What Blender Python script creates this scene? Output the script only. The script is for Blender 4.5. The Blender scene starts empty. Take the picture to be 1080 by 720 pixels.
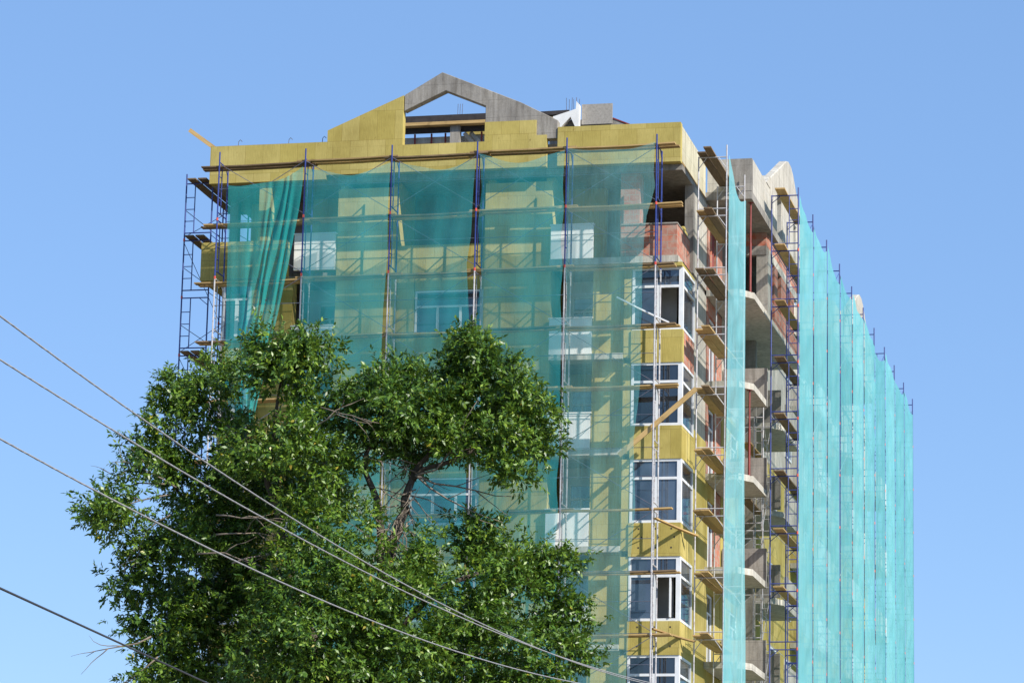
import bpy, math, random
import numpy as np
from mathutils import Vector, Matrix
R = math.radians
rnd = random.Random(7)
scene = bpy.context.scene
col = scene.collection

# ------------------------------------------------------------------ helpers
class MB:
    """collects boxes, bars, tubes and polygons; build() links them as ONE mesh object"""
    def __init__(s): s.v = []; s.f = []; s.m = []; s.mi = 0; s.smooth = False
    def poly(s, pts):
        n = len(s.v); s.v += [tuple(p) for p in pts]; s.f.append(tuple(range(n, n+len(pts)))); s.m.append(s.mi)
    def box(s, x0, x1, y0, y1, z0, z1):
        n = len(s.v)
        s.v += [(x0,y0,z0),(x1,y0,z0),(x1,y1,z0),(x0,y1,z0),(x0,y0,z1),(x1,y0,z1),(x1,y1,z1),(x0,y1,z1)]
        for q in ((0,3,2,1),(4,5,6,7),(0,1,5,4),(1,2,6,5),(2,3,7,6),(3,0,4,7)):
            s.f.append(tuple(n+i for i in q)); s.m.append(s.mi)
        return s
    def beam(s, a, b, w, h, up=(0,0,1)):
        a = Vector(a); b = Vector(b); d = (b-a).normalized(); u = Vector(up)
        if abs(d.dot(u)) > .98: u = Vector((0,1,0))
        x = d.cross(u).normalized(); y = x.cross(d).normalized()
        n = len(s.v)
        for p in (a, b):
            for i, j in ((-1,-1),(1,-1),(1,1),(-1,1)): s.v.append(tuple(p + x*(i*w/2) + y*(j*h/2)))
        for q in ((3,2,1,0),(4,5,6,7),(0,1,5,4),(1,2,6,5),(2,3,7,6),(3,0,4,7)):
            s.f.append(tuple(n+i for i in q)); s.m.append(s.mi)
        return s
    def tube(s, a, b, r, r2=None, n=6, caps=True):
        return s.path([a, b], [r, r if r2 is None else r2], n, caps)
    def path(s, pts, rad, n=6, caps=True):
        pts = [Vector(p) for p in pts]; k0 = len(s.v); ref = None
        for i, p in enumerate(pts):
            d = (pts[min(i+1, len(pts)-1)] - pts[max(i-1, 0)]).normalized()
            if ref is None: ref = Vector((0,0,1)) if abs(d.z) < .9 else Vector((1,0,0))
            x = d.cross(ref).normalized(); y = d.cross(x).normalized(); ref = x.cross(d).normalized()
            for k in range(n):
                t = 2*math.pi*k/n; s.v.append(tuple(p + (x*math.cos(t) + y*math.sin(t))*rad[i]))
        for i in range(len(pts)-1):
            for k in range(n):
                a = k0+i*n+k; b = k0+i*n+(k+1) % n
                s.f.append((a, b, b+n, a+n)); s.m.append(s.mi)
        if caps:
            s.f.append(tuple(k0+k for k in reversed(range(n)))); s.m.append(s.mi)
            e = k0+(len(pts)-1)*n; s.f.append(tuple(e+k for k in range(n))); s.m.append(s.mi)
        return s
    def prism_y(s, pts, y0, y1):         # outline in the x-z plane, thickness along y
        n = len(s.v); k = len(pts)
        s.v += [(x, y0, z) for x, z in pts] + [(x, y1, z) for x, z in pts]
        s.f.append(tuple(n+i for i in range(k))); s.m.append(s.mi)
        s.f.append(tuple(n+k+i for i in reversed(range(k)))); s.m.append(s.mi)
        for i in range(k):
            j = (i+1) % k; s.f.append((n+i, n+k+i, n+k+j, n+j)); s.m.append(s.mi)
        return s
    def prism_x(s, pts, x0, x1):
        t = MB(); t.prism_y(pts, x0, x1); n = len(s.v)
        s.v += [(y, x, z) for x, y, z in t.v]; s.f += [tuple(n+i for i in reversed(f)) for f in t.f]; s.m += [s.mi]*len(t.f)
        return s
    def prism_z(s, pts, z0, z1):
        t = MB(); t.prism_y(pts, z0, z1); n = len(s.v)
        s.v += [(x, z, y) for x, y, z in t.v]; s.f += [tuple(n+i for i in reversed(f)) for f in t.f]; s.m += [s.mi]*len(t.f)
        return s
    def mesh(s, name, mats, smooth=False):
        me = bpy.data.meshes.new(name); me.from_pydata(s.v, [], s.f)
        for m in (mats if isinstance(mats, (list, tuple)) else [mats]): me.materials.append(m)
        me.polygons.foreach_set('material_index', s.m)
        if smooth: me.polygons.foreach_set('use_smooth', [True]*len(me.polygons))
        me.update(); return me
    def build(s, name, mats, parent=None, smooth=False, bevel=0):
        o = bpy.data.objects.new(name, s.mesh(name, mats, smooth)); col.objects.link(o); o.parent = parent
        if bevel:
            b = o.modifiers.new('edge', 'BEVEL'); b.width = bevel; b.segments = 1; b.limit_method = 'ANGLE'
        return o

def tag(o, label=None, cat=None, group=None, kind=None):
    for k, v in (('label', label), ('category', cat), ('group', group), ('kind', kind)):
        if v: o[k] = v
    return o
def empty(name, loc=(0,0,0), rz=0):
    o = bpy.data.objects.new(name, None); o.location = loc; o.rotation_euler = (0,0,rz); o.empty_display_size = .3
    col.objects.link(o); return o
def dup(o, parent=None, loc=None):
    c = o.copy(); col.objects.link(c); c.parent = parent
    if loc is not None: c.location = loc
    return c
ORD = ['first','second','third','fourth','fifth','sixth','seventh','eighth','ninth','tenth','eleventh','twelfth']

# ------------------------------------------------------------------ materials
class NT:
    def __init__(s, name):
        s.m = bpy.data.materials.new(name); s.m.use_nodes = True; s.t = s.m.node_tree; s.n = s.t.nodes
        s.bsdf = s.n['Principled BSDF']; s.out = s.n['Material Output']
    def add(s, typ, **kw):
        n = s.n.new(typ)
        for k, v in kw.items():
            if k in n.inputs: n.inputs[k].default_value = v
            else: setattr(n, k, v)
        return n
    def link(s, a, ao, b, bi): s.t.links.new(a.outputs[ao], b.inputs[bi])
    def coord(s, scale=(1,1,1), rot=(0,0,0)):
        c = s.add('ShaderNodeTexCoord'); m = s.add('ShaderNodeMapping'); m.inputs['Scale'].default_value = scale; m.inputs['Rotation'].default_value = rot
        s.link(c, 'Object', m, 'Vector'); return m
    def noise(s, scale, vec=None, detail=6, rough=.6):
        n = s.add('ShaderNodeTexNoise', Scale=scale, Detail=detail, Roughness=rough)
        if vec: s.link(vec, 0, n, 'Vector')
        return n
    def ramp(s, src, out, stops):
        r = s.add('ShaderNodeValToRGB'); s.link(src, out, r, 'Fac')
        el = r.color_ramp.elements
        while len(el) < len(stops): el.new(.5)
        for e, (p, c) in zip(el, stops): e.position = p; e.color = (c if hasattr(c, '__len__') else (c,c,c)) + ((1,) if hasattr(c, '__len__') and len(c) == 3 else ()) if hasattr(c, '__len__') else (c,c,c,1)
        return r
    def mix(s, a, b, fac, mode='MIX'):
        m = s.add('ShaderNodeMix', data_type='RGBA', blend_type=mode)
        def put(i, v):
            if isinstance(v, tuple) and hasattr(v[0], 'outputs'): s.t.links.new(v[0].outputs[v[1]], m.inputs[i])
            else: m.inputs[i].default_value = v
        put(0, fac); put(6, a); put(7, b); return m
    def bump(s, src, out, strength=.3, dist=.02):
        b = s.add('ShaderNodeBump', Strength=strength, Distance=dist); s.link(src, out, b, 'Height'); s.link(b, 0, s.bsdf, 'Normal')
    def math(s, op, a, b=None):
        m = s.add('ShaderNodeMath', operation=op)
        for i, v in enumerate((a, b)):
            if v is None: continue
            if isinstance(v, tuple): s.t.links.new(v[0].outputs[v[1]], m.inputs[i])
            else: m.inputs[i].default_value = v
        return m
def c4(c): return (c[0], c[1], c[2], 1)

def wallvec(k):
    """face coordinates for upright walls: (x+y, z)"""
    c = k.add('ShaderNodeTexCoord'); s = k.add('ShaderNodeSeparateXYZ'); k.link(c, 'Object', s, 0)
    a = k.math('ADD', (s, 'X'), (s, 'Y')); o = k.add('ShaderNodeCombineXYZ')
    k.link(a, 0, o, 'X'); k.link(s, 'Z', o, 'Y'); return o

def mat_insulation():
    k = NT('mineral_wool_insulation'); v = wallvec(k)
    br = k.add('ShaderNodeTexBrick', Scale=1.0); br.inputs['Brick Width'].default_value = .62; br.inputs['Row Height'].default_value = 1.02
    br.inputs['Mortar Size'].default_value = .006; br.inputs['Bias'].default_value = 0
    br.inputs['Color1'].default_value = (.435,.355,.10,1); br.inputs['Color2'].default_value = (.52,.435,.155,1); br.inputs['Mortar'].default_value = (.31,.24,.07,1)
    k.link(v, 0, br, 'Vector')
    ms = k.add('ShaderNodeMapping'); ms.inputs['Scale'].default_value = (9, .8, 1); k.link(v, 0, ms, 'Vector')
    fib = k.noise(3.5, ms, 8, .7); fr = k.ramp(fib, 'Fac', [(.25, (.80,.78,.74)), (.75, (1.1,1.1,1.08))])
    big = k.noise(.55, k.coord(), 4); bg = k.ramp(big, 'Fac', [(.3, (.72,.70,.66)), (.7, (1.10,1.10,1.16))])
    m = k.mix((br,'Color'), (fr,'Color'), 1.0, 'MULTIPLY'); m1 = k.mix((m,2), (bg,'Color'), 1.0, 'MULTIPLY')
    sp = k.noise(5.5, v, 3, .6); spr = k.ramp(sp, 'Fac', [(.66, (1,1,1)), (.73, (.62,.56,.50))]); m2 = k.mix((m1,2), (spr,'Color'), .8, 'MULTIPLY')
    k.link(m2, 2, k.bsdf, 'Base Color'); k.bsdf.inputs['Roughness'].default_value = .95; k.bsdf.inputs['Specular IOR Level'].default_value = .1
    k.bump(fib, 'Fac', .35, .02); return k.m

def mat_concrete(name, base, dark, scale=1.0):
    k = NT(name); v = k.coord()
    a = k.noise(.8*scale, v, 8, .65); r = k.ramp(a, 'Fac', [(.28, dark), (.66, base)])
    st = k.noise(2.2, k.coord((3,3,.35)), 6, .7); sr = k.ramp(st, 'Fac', [(.32, (.52,.50,.47)), (.60, (1,1,1))])
    f = k.noise(22, v, 4, .7); fr = k.ramp(f, 'Fac', [(.3, (.86,.86,.86)), (.7, (1.08,1.08,1.08))])
    w = wallvec(k); br = k.add('ShaderNodeTexBrick', Scale=1.0); br.inputs['Brick Width'].default_value = 1.9; br.inputs['Row Height'].default_value = .62
    br.inputs['Mortar Size'].default_value = .008; br.inputs['Color1'].default_value = (1,1,1,1); br.inputs['Color2'].default_value = (.9,.9,.9,1); br.inputs['Mortar'].default_value = (.62,.62,.62,1)
    k.link(w, 0, br, 'Vector')
    m = k.mix((r,'Color'), (sr,'Color'), .8, 'MULTIPLY'); m2 = k.mix((m,2), (fr,'Color'), 1.0, 'MULTIPLY'); m3 = k.mix((m2,2), (br,'Color'), .8, 'MULTIPLY')
    k.link(m3, 2, k.bsdf, 'Base Color'); k.bsdf.inputs['Roughness'].default_value = .9; k.bsdf.inputs['Specular IOR Level'].default_value = .2
    k.bump(f, 'Fac', .25, .01); return k.m

def mat_brick(name='hollow_clay_brick'):
    k = NT(name); v = wallvec(k)
    br = k.add('ShaderNodeTexBrick', Scale=1.0); br.inputs['Brick Width'].default_value = .40; br.inputs['Row Height'].default_value = .225
    br.inputs['Mortar Size'].default_value = .016; br.inputs['Color1'].default_value = (.46,.13,.065,1); br.inputs['Color2'].default_value = (.34,.10,.06,1); br.inputs['Mortar'].default_value = (.30,.20,.15,1)
    k.link(v, 0, br, 'Vector')
    n = k.noise(3.2, k.coord(), 6, .7); r = k.ramp(n, 'Fac', [(.40, (0,0,0)), (.66, (.8,.8,.8))])
    m = k.mix((br,'Color'), (.40,.31,.25,1), (r,'Color')); k.link(m, 2, k.bsdf, 'Base Color'); k.bsdf.inputs['Roughness'].default_value = .92
    k.bump(br, 'Fac', -.5, .02); return k.m

def mat_plain(name, c, rough=.6, var=.2, scale=5, metal=0, spec=.4, rust=0):
    k = NT(name); v = k.coord(); n = k.noise(scale, v, 6, .65)
    lo = tuple(x*(1-var) for x in c); hi = tuple(min(1, x*(1+var)) for x in c)
    r = k.ramp(n, 'Fac', [(.3, lo), (.7, hi)]); src = (r, 'Color')
    if rust:
        n2 = k.noise(7, v, 5, .7); r2 = k.ramp(n2, 'Fac', [(.62-rust*.15, (0,0,0)), (.70, (1,1,1))])
        m = k.mix(src, (.16,.065,.03,1), (r2,'Color')); src = (m, 2)
    k.t.links.new(src[0].outputs[src[1]], k.bsdf.inputs['Base Color'])
    k.bsdf.inputs['Roughness'].default_value = rough; k.bsdf.inputs['Metallic'].default_value = metal; k.bsdf.inputs['Specular IOR Level'].default_value = spec
    return k.m

def mat_wood(name, c, dark):
    k = NT(name); oi = k.add('ShaderNodeObjectInfo')
    tc = k.add('ShaderNodeTexCoord'); ad = k.add('ShaderNodeVectorMath', operation='ADD')
    sc = k.add('ShaderNodeVectorMath', operation='SCALE'); sc.inputs[0].default_value = (13,7,5); k.link(oi, 'Random', sc, 'Scale')
    k.link(tc, 'Object', ad, 0); k.link(sc, 0, ad, 1)
    mp = k.add('ShaderNodeMapping'); mp.inputs['Scale'].default_value = (1.2, 14, 14); k.link(ad, 0, mp, 'Vector')
    n = k.noise(1.6, mp, 7, .65); r = k.ramp(n, 'Fac', [(.25, dark), (.7, c)])
    rv = k.ramp(oi, 'Random', [(0, (.62,.60,.58)), (1, (1.12,1.08,1.0))])
    m = k.mix((r,'Color'), (rv,'Color'), 1.0, 'MULTIPLY')
    st = k.noise(2.3, ad, 5); sr = k.ramp(st, 'Fac', [(.55, (1,1,1)), (.72, (.55,.54,.55))]); m2 = k.mix((m,2), (sr,'Color'), .8, 'MULTIPLY')
    k.link(m2, 2, k.bsdf, 'Base Color'); k.bsdf.inputs['Roughness'].default_value = .85; k.bsdf.inputs['Specular IOR Level'].default_value = .2
    k.bump(n, 'Fac', .3, .01); return k.m

def mat_net(name, c1, c2, thin, streak=.07):
    """woven debris netting: open area shrinks as the sheet is seen (or lit) more edge-on"""
    k = NT(name); k.n.remove(k.bsdf)
    g = k.add('ShaderNodeNewGeometry'); d = k.add('ShaderNodeVectorMath', operation='DOT_PRODUCT')
    k.link(g, 'Normal', d, 0); k.link(g, 'Incoming', d, 1)
    a = k.math('ABSOLUTE', (d, 'Value')); mx = k.math('MAXIMUM', (a, 0), .22); inv = k.math('DIVIDE', 1.0, (mx, 0))
    st = k.noise(1.6, k.coord((22,22,.25)), 5, .7); sr = k.ramp(st, 'Fac', [(.3, thin*(1-streak)), (.7, min(.97, thin*(1+streak)))])
    bl = k.noise(.5, k.coord((1,1,.6)), 4, .6); blr = k.ramp(bl, 'Fac', [(.3, .9), (.7, 1.1)])
    oi = k.add('ShaderNodeObjectInfo'); orr = k.ramp(oi, 'Random', [(0, .93), (1, 1.07)]); t00 = k.math('MULTIPLY', (sr, 'Color'), (orr, 'Color')); t0 = k.math('MULTIPLY', (t00, 0), (blr, 'Color')); t1 = k.math('MINIMUM', (t0, 0), .95); op = k.math('POWER', (t1, 0), (inv, 0))
    cn = k.noise(.35, k.coord(), 4); cr = k.ramp(cn, 'Fac', [(.3, c1), (.7, c2)])
    df = k.add('ShaderNodeBsdfDiffuse'); tl = k.add('ShaderNodeBsdfTranslucent'); 
    o2 = k.math('MULTIPLY', (oi, 'Random'), 7.13); o3 = k.math('FRACT', (o2, 0)); fr = k.ramp(o3, 0, [(0, (.84,.88,.88)), (1, (1.22,1.10,1.08))])
    dn = k.noise(.9, k.coord((1,1,.3)), 5, .65); dr = k.ramp(dn, 'Fac', [(.4, (1,1,1)), (.75, (1.35,1.06,1.03))])
    c2 = k.mix((cr,'Color'), (fr,'Color'), 1.0, 'MULTIPLY'); c3 = k.mix((c2,2), (dr,'Color'), 1.0, 'MULTIPLY')
    k.link(c3, 2, df, 'Color'); k.link(c3, 2, tl, 'Color')
    m1 = k.add('ShaderNodeMixShader'); m1.inputs[0].default_value = .35; k.link(df, 0, m1, 1); k.link(tl, 0, m1, 2)
    tr = k.add('ShaderNodeBsdfTransparent'); m2 = k.add('ShaderNodeMixShader'); k.link(op, 0, m2, 0); k.link(m1, 0, m2, 1); k.link(tr, 0, m2, 2)
    k.link(m2, 0, k.out, 'Surface'); return k.m

def mat_leaf():
    k = NT('ash_leaf'); g = k.add('ShaderNodeNewGeometry')
    r = k.ramp(g, 'Random Per Island', [(0, (.026,.070,.010)), (.45, (.072,.160,.016)), (.85, (.135,.240,.022)), (.985, (.19,.29,.03)), (1, (.34,.27,.03))])
    n = k.noise(.55, k.coord(), 3); nr = k.ramp(n, 'Fac', [(.35, (.68,.78,.8)), (.65, (1.30,1.15,1.0))]); m = k.mix((r,'Color'), (nr,'Color'), 1.0, 'MULTIPLY')
    k.link(m, 2, k.bsdf, 'Base Color'); k.bsdf.inputs['Roughness'].default_value = .42; k.bsdf.inputs['Specular IOR Level'].default_value = .5
    tl = k.add('ShaderNodeBsdfTranslucent'); mm = k.mix((m,2), (.30,.42,.05,1), .35); k.link(mm, 2, tl, 'Color')
    ms = k.add('ShaderNodeMixShader'); ms.inputs[0].default_value = .20; k.link(k.bsdf, 0, ms, 1); k.link(tl, 0, ms, 2); k.link(ms, 0, k.out, 'Surface')
    return k.m

def mat_glass(name='window_glass', f=1.0):
    k = NT(name); n = k.noise(.7, k.coord(), 2)
    r = k.ramp(n, 'Fac', [(.35, (.012*f,.018*f,.028*f)), (.65, (.035*f,.05*f,.07*f))]); k.link(r, 'Color', k.bsdf, 'Base Color')
    k.bsdf.inputs['Roughness'].default_value = .04; k.bsdf.inputs['IOR'].default_value = 2.0
    k.bump(n, 'Fac', .05, .05); return k.m

INS = mat_insulation()
CON = mat_concrete('raw_concrete', (.37,.345,.305), (.22,.205,.185))
CONL = mat_concrete('pale_concrete', (.60,.565,.485), (.43,.405,.35))
CREAM = mat_concrete('cream_render', (.64,.60,.44), (.50,.46,.32)); BRK = mat_brick()
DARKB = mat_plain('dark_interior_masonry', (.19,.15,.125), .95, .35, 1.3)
PVC = mat_plain('white_window_plastic', (.70,.71,.72), .4, .10, 3)
PLW = mat_plain('white_plaster', (.74,.73,.70), .8, .12, 1.2)
GLS = mat_glass('window_glass', 1.7); GLSD = mat_glass('pale_window_glass', 2.2); GLSK = mat_glass('dark_window_glass', .45)  # one glass at three strengths of the same bluish base colour
WOOD = mat_wood('scaffold_plank_wood', (.56,.40,.19), (.34,.22,.09))
WOODD = mat_wood('weathered_plank_wood', (.30,.215,.13), (.12,.085,.055))
BLUE = mat_plain('blue_painted_steel', (.028,.050,.22), .45, .25, 6, 0, .5, .12)
GALV = mat_plain('galvanised_steel', (.47,.46,.47), .5, .2, 6, 0, .5, .5)
DKST = mat_plain('dark_steel_tube', (.10,.11,.15), .55, .3, 6, 0, .4, .6)
REDS = mat_plain('red_oxide_steel', (.22,.035,.028), .55, .25, 6, 0, .4)
REDP = mat_plain('red_coupler_paint', (.55,.08,.06), .5, .1, 6)
NETF = mat_net('teal_debris_net', (.04,.52,.585), (.08,.60,.66), .685)
NETP = mat_net('sunlit_tint_teal_net', (.15,.60,.63), (.26,.68,.70), .745, .11)  # paler copy of the teal net: sunlit glow of this bay put into its colour
NETR = mat_net('turquoise_debris_net', (.13,.48,.535), (.185,.55,.605), .65, .10)
NETS = mat_net('pale_turquoise_net', (.17,.55,.62), (.23,.62,.69), .72, .12)
NETD = mat_net('dense_teal_net', (.015,.40,.41), (.035,.48,.49), .56)
LEAF = mat_leaf()
BARK = mat_plain('tree_bark', (.075,.06,.045), .95, .45, 9)
TWIG = mat_plain('bare_twig_bark', (.19,.155,.12), .95, .3, 9)
CABW = mat_plain('pale_cable_sheath', (.27,.265,.265), .55, .25, 40)
CABD = mat_plain('dark_cable_sheath', (.035,.035,.04), .6, .25, 40)
OSB = mat_plain('oriented_strand_board', (.31,.285,.25), .9, .22, 14)
ROOFM = mat_plain('grey_roof_sheeting', (.25,.24,.23), .8, .25, 3)
TARD = mat_plain('tarred_timber', (.035,.03,.03), .8, .4, 5)
ASPH = mat_plain('street_asphalt', (.055,.055,.057), .95, .3, 6)
SOIL = mat_plain('site_ground', (.17,.15,.11), 1.0, .35, .6)
PAVE = mat_plain('pavement_slabs', (.30,.29,.27), .9, .15, 2)
LINE = mat_plain('road_line_paint', (.7,.7,.68), .8, .1, 4)

# ------------------------------------------------------------------ ground
g = MB(); g.poly([(-700,-500,0),(700,-500,0),(700,900,0),(-700,900,0)]); tag(g.build('ground', SOIL), kind='structure')
rd = MB(); rd.box(-400, 400, -84, -76, -.2, .004); rd.mi = 1
for i in range(-30, 30): rd.box(i*6, i*6+3, -80.07, -79.93, 0, .008)
tag(rd.build('street', [ASPH, LINE]), kind='structure')
pv = MB(); pv.box(-400, 400, -75.99, -73, -.2, .13); tag(pv.build('pavement', PAVE), kind='structure')

# ------------------------------------------------------------------ the tower block
B = empty('apartment_building', (-8, 30, 0))
tag(B, 'tall unfinished tower block clad in yellow insulation boards under teal nets', 'building')
def bpart(m, name, mats, parent=None, **k):
    o = m.build(name, mats, parent or B, **k)
    if parent is None: o.location = (8, -30, 0)      # mesh is written in world metres
    return o
ZF = [27.2-3.2*k for k in range(6)]                  # floor levels, top first
XL = -15.72; YB = 52.0

# core, base block, floor slabs
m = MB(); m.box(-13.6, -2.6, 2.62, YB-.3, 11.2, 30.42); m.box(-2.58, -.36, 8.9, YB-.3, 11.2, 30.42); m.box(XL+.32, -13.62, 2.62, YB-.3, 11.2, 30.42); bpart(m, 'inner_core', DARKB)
m = MB(); m.box(XL, 0, 0, YB, 0, 11.0); bpart(m, 'base_storeys', INS)
for z in ZF:
    m = MB(); m.box(XL+.05, -.06, .62, YB-.02, z-.2, z); bpart(m, 'floor_slab', CON)
m = MB(); m.box(-16.35, -.05, .32, YB-.02, 30.25, 30.45); bpart(m, 'roof_slab', CON)

def window_front(x0, x1, z0, z1, y, ncol=2, transom=None, name='window'):
    f = MB(); t = .07; d = .08
    f.box(x0, x1, y, y+d, z0, z0+t); f.box(x0, x1, y, y+d, z1-t, z1)
    f.box(x0, x0+t, y, y+d, z0+t, z1-t); f.box(x1-t, x1, y, y+d, z0+t, z1-t)
    for i in range(1, ncol):
        xc = x0+(x1-x0)*i/ncol; f.box(xc-t*.6, xc+t*.6, y, y+d, z0+t, (transom or z1)-(t if not transom else 0))
    if transom: f.box(x0+t, x1-t, y, y+d, transom, transom+t)
    w = bpart(f, name, PVC)
    p = MB(); p.box(x0+t*.5, x1-t*.5, y+.035, y+.05, z0+t*.5, z1-t*.5); p.build('pane', GLS, w)
    return w
def window_side(y0, y1, z0, z1, x, ncol=2, transom=None):
    f = MB(); t = .07; d = .08
    f.box(x-d, x, y0, y1, z0, z0+t); f.box(x-d, x, y0, y1, z1-t, z1)
    f.box(x-d, x, y0, y0+t, z0+t, z1-t); f.box(x-d, x, y1-t, y1, z0+t, z1-t)
    for i in range(1, ncol):
        yc = y0+(y1-y0)*i/ncol; f.box(x-d, x, yc-t*.6, yc+t*.6, z0+t, (transom or z1)-(t if not transom else 0))
    if transom: f.box(x-d, x, y0+t, y1-t, transom, transom+t)
    w = bpart(f, 'window', PVC)
    p = MB(); p.box(x-.05, x-.035, y0+t*.5, y1-t*.5, z0+t*.5, z1-t*.5); p.build('pane', GLS, w)
    return w
def corner_window(k, xa, xb, y1, z0, z1, tr, side):
    """bay window that wraps the corner; side=+1 turns to the right-hand face, -1 to the left-hand face"""
    t = .085; d = .09; f = MB(); p = MB(); q = MB()
    f.box(xa, xb, 0, d, z0, z0+t); f.box(xa, xb, 0, d, z1-t, z1); f.box(xa, xa+t, 0, d, z0+t, z1-t); f.box(xb-.14, xb, 0, d, z0+t, z1-t)
    f.box(xa+t, xb-.14, 0, d, tr, tr+t)
    xm = xa+(xb-xa)*.50; f.box(xm-.06, xm+.06, 0, d, z0+t, tr)
    xs = xb if side > 0 else xa
    a, b = (xs-d, xs) if side > 0 else (xs, xs+d)
    f.box(a, b, d, y1, z0, z0+t); f.box(a, b, d, y1, z1-t, z1); f.box(a, b, y1-.1, y1, z0+t, z1-t); f.box(a, b, d, d+.1, z0+t, z1-t)
    f.box(a, b, d+.1, y1-.1, tr, tr+t)
    w = bpart(f, 'corner_window', PVC)
    opened = {4: 1, 1: 1}.get(k) if side > 0 else None
    p.box(xa+t*.5, xm, .04, .055, z0+t*.5, tr+.02); p.box(xa+t*.5, xb-.1, .04, .055, tr+.05, z1-t*.5)
    if not opened: p.box(xm+.005, xb-.1, .04, .055, z0+t*.5, tr+.02)
    p.build('pane', [GLS, GLSD, GLSK][(k*2+1) % 3], w)
    c = (a+b)/2; q.box(c-.008, c+.008, d+.05, y1-.05, z0+t*.5, z1-t*.5); q.build('pane', GLS, w)
    if opened and k == 4:                        # sash swung open
        s = MB(); s.beam((xb-.32, .12, z0+.12), (xb-.32, .12, tr-.02), .05, .35, (0,1,0)); s.build('open_sash', PVC, w)
    return w

def rbox(name, mat, *a):
    m = MB(); m.box(*a); return bpart(m, name, mat)
# ---- right-hand corner bay (front x -1.64..0, side y 0..2.25)
for k, zf in enumerate(ZF):
    if k == 0: continue
    z0, z1 = zf+.75, zf+2.85
    corner_window(k, -1.62, .08, 2.25, z0, z1, z0+1.42, 1)
    if k in (1, 4): rbox('room_partition', PLW, -1.6, -.35, 1.25, 1.35, zf+.01, z1)
    # spandrel below the window down to the head of the one below
    zb = zf-.35 if k < 5 else 11.05
    m = MB(); m.box(-1.64, .085, -.03, .22, zb, z0-.004)
    if k >= 3:
        m.mi = 1
        for i, x in enumerate((-1.3,-.75,-.22)):
            for j, z in enumerate((zb+.28, zb+.62, zb+.9)): m.box(x+.1*(j%2)-.025, x+.1*(j%2)+.025, -.036, -.028, z-.025, z+.025)
    bpart(m, 'insulated_spandrel', [INS, TARD])
    m = MB(); m.box(-.2, .07, .225, 2.25, zb, z0-.004); bpart(m, 'side_spandrel', BRK if k == 1 else INS)
    m = MB(); m.box(-1.9, -1.645, .02, .6, zf-.15, zf+2.849); bpart(m, 'bay_jamb', INS)
# top loggia: brick parapet on a bare slab
m = MB(); m.box(-2.0, -.12, -.16, .08, 27.2, 28.28); m.box(-.36, -.12, .085, 2.3, 27.2, 28.28); bpart(m, 'brick_parapet', BRK)
m = MB(); m.box(-2.0, -.10, -.19, .11, 28.283, 28.33); m.box(-.39, -.10, .115, 2.3, 28.283, 28.33); bpart(m, 'parapet_coping', CON)
m = MB(); m.box(-4.4, -.06, -.22, .60, 26.98, 27.197); m.box(-.5, -.06, .602, 2.3, 26.985, 27.19); bpart(m, 'loggia_slab_edge', CONL)
m = MB(); m.box(-1.9, .06, -.2, .62, 26.853, 26.975); m.box(-.2, .06, .622, 2.26, 26.853, 26.975); bpart(m, 'yellow_soffit', INS)
m = MB(); m.box(-2.15, -1.5, .45, 1.1, 27.2, 30.25); bpart(m, 'brick_pier', BRK)
for x in (-2.02, -1.9, -1.78): 
    pass
m = MB(); m.box(-.3, 0, 2.3, 2.62, 27.2, 30.25); bpart(m, 'corner_column', CON)
m = MB(); m.box(-.9,-.5,1.6,2.0,28.0,28.5); 
# ---- left-hand corner bay
for k, zf in enumerate(ZF):
    z0, z1 = zf+.75, zf+2.85
    if k == 0:
        m = MB(); m.box(-16.55, -13.5, -.2, .1, 26.85, 28.18); m.box(-16.55, -16.25, .105, 2.4, 26.85, 28.18); m.box(-16.25,-13.5,.1,.62,26.85,26.99); bpart(m, 'insulated_balcony_parapet', INS)
        m = MB(); m.box(-14.65, -14.22, .1, .5, 27.2, 30.42); bpart(m, 'insulated_pier', INS)
        m = MB(); m.box(-16.4, -16.1, 2.3, 2.6, 27.2, 30.25); bpart(m, 'corner_column', CON)
    else:
        corner_window(k, XL-.06, -14.76, 2.25, z0, z1, z0+1.42, -1)
        zb = zf-.35 if k < 5 else 11.05
        m = MB(); m.box(XL-.07, -14.74, -.03, .22, zb, z0-.004); m.box(XL-.07, XL+.2, .225, 2.25, zb, z0-.004); bpart(m, 'insulated_spandrel', INS)
        m = MB(); m.box(-14.755, -14.5, 0, .6, zf-.35, zf+2.849); bpart(m, 'bay_jamb', INS)
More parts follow.
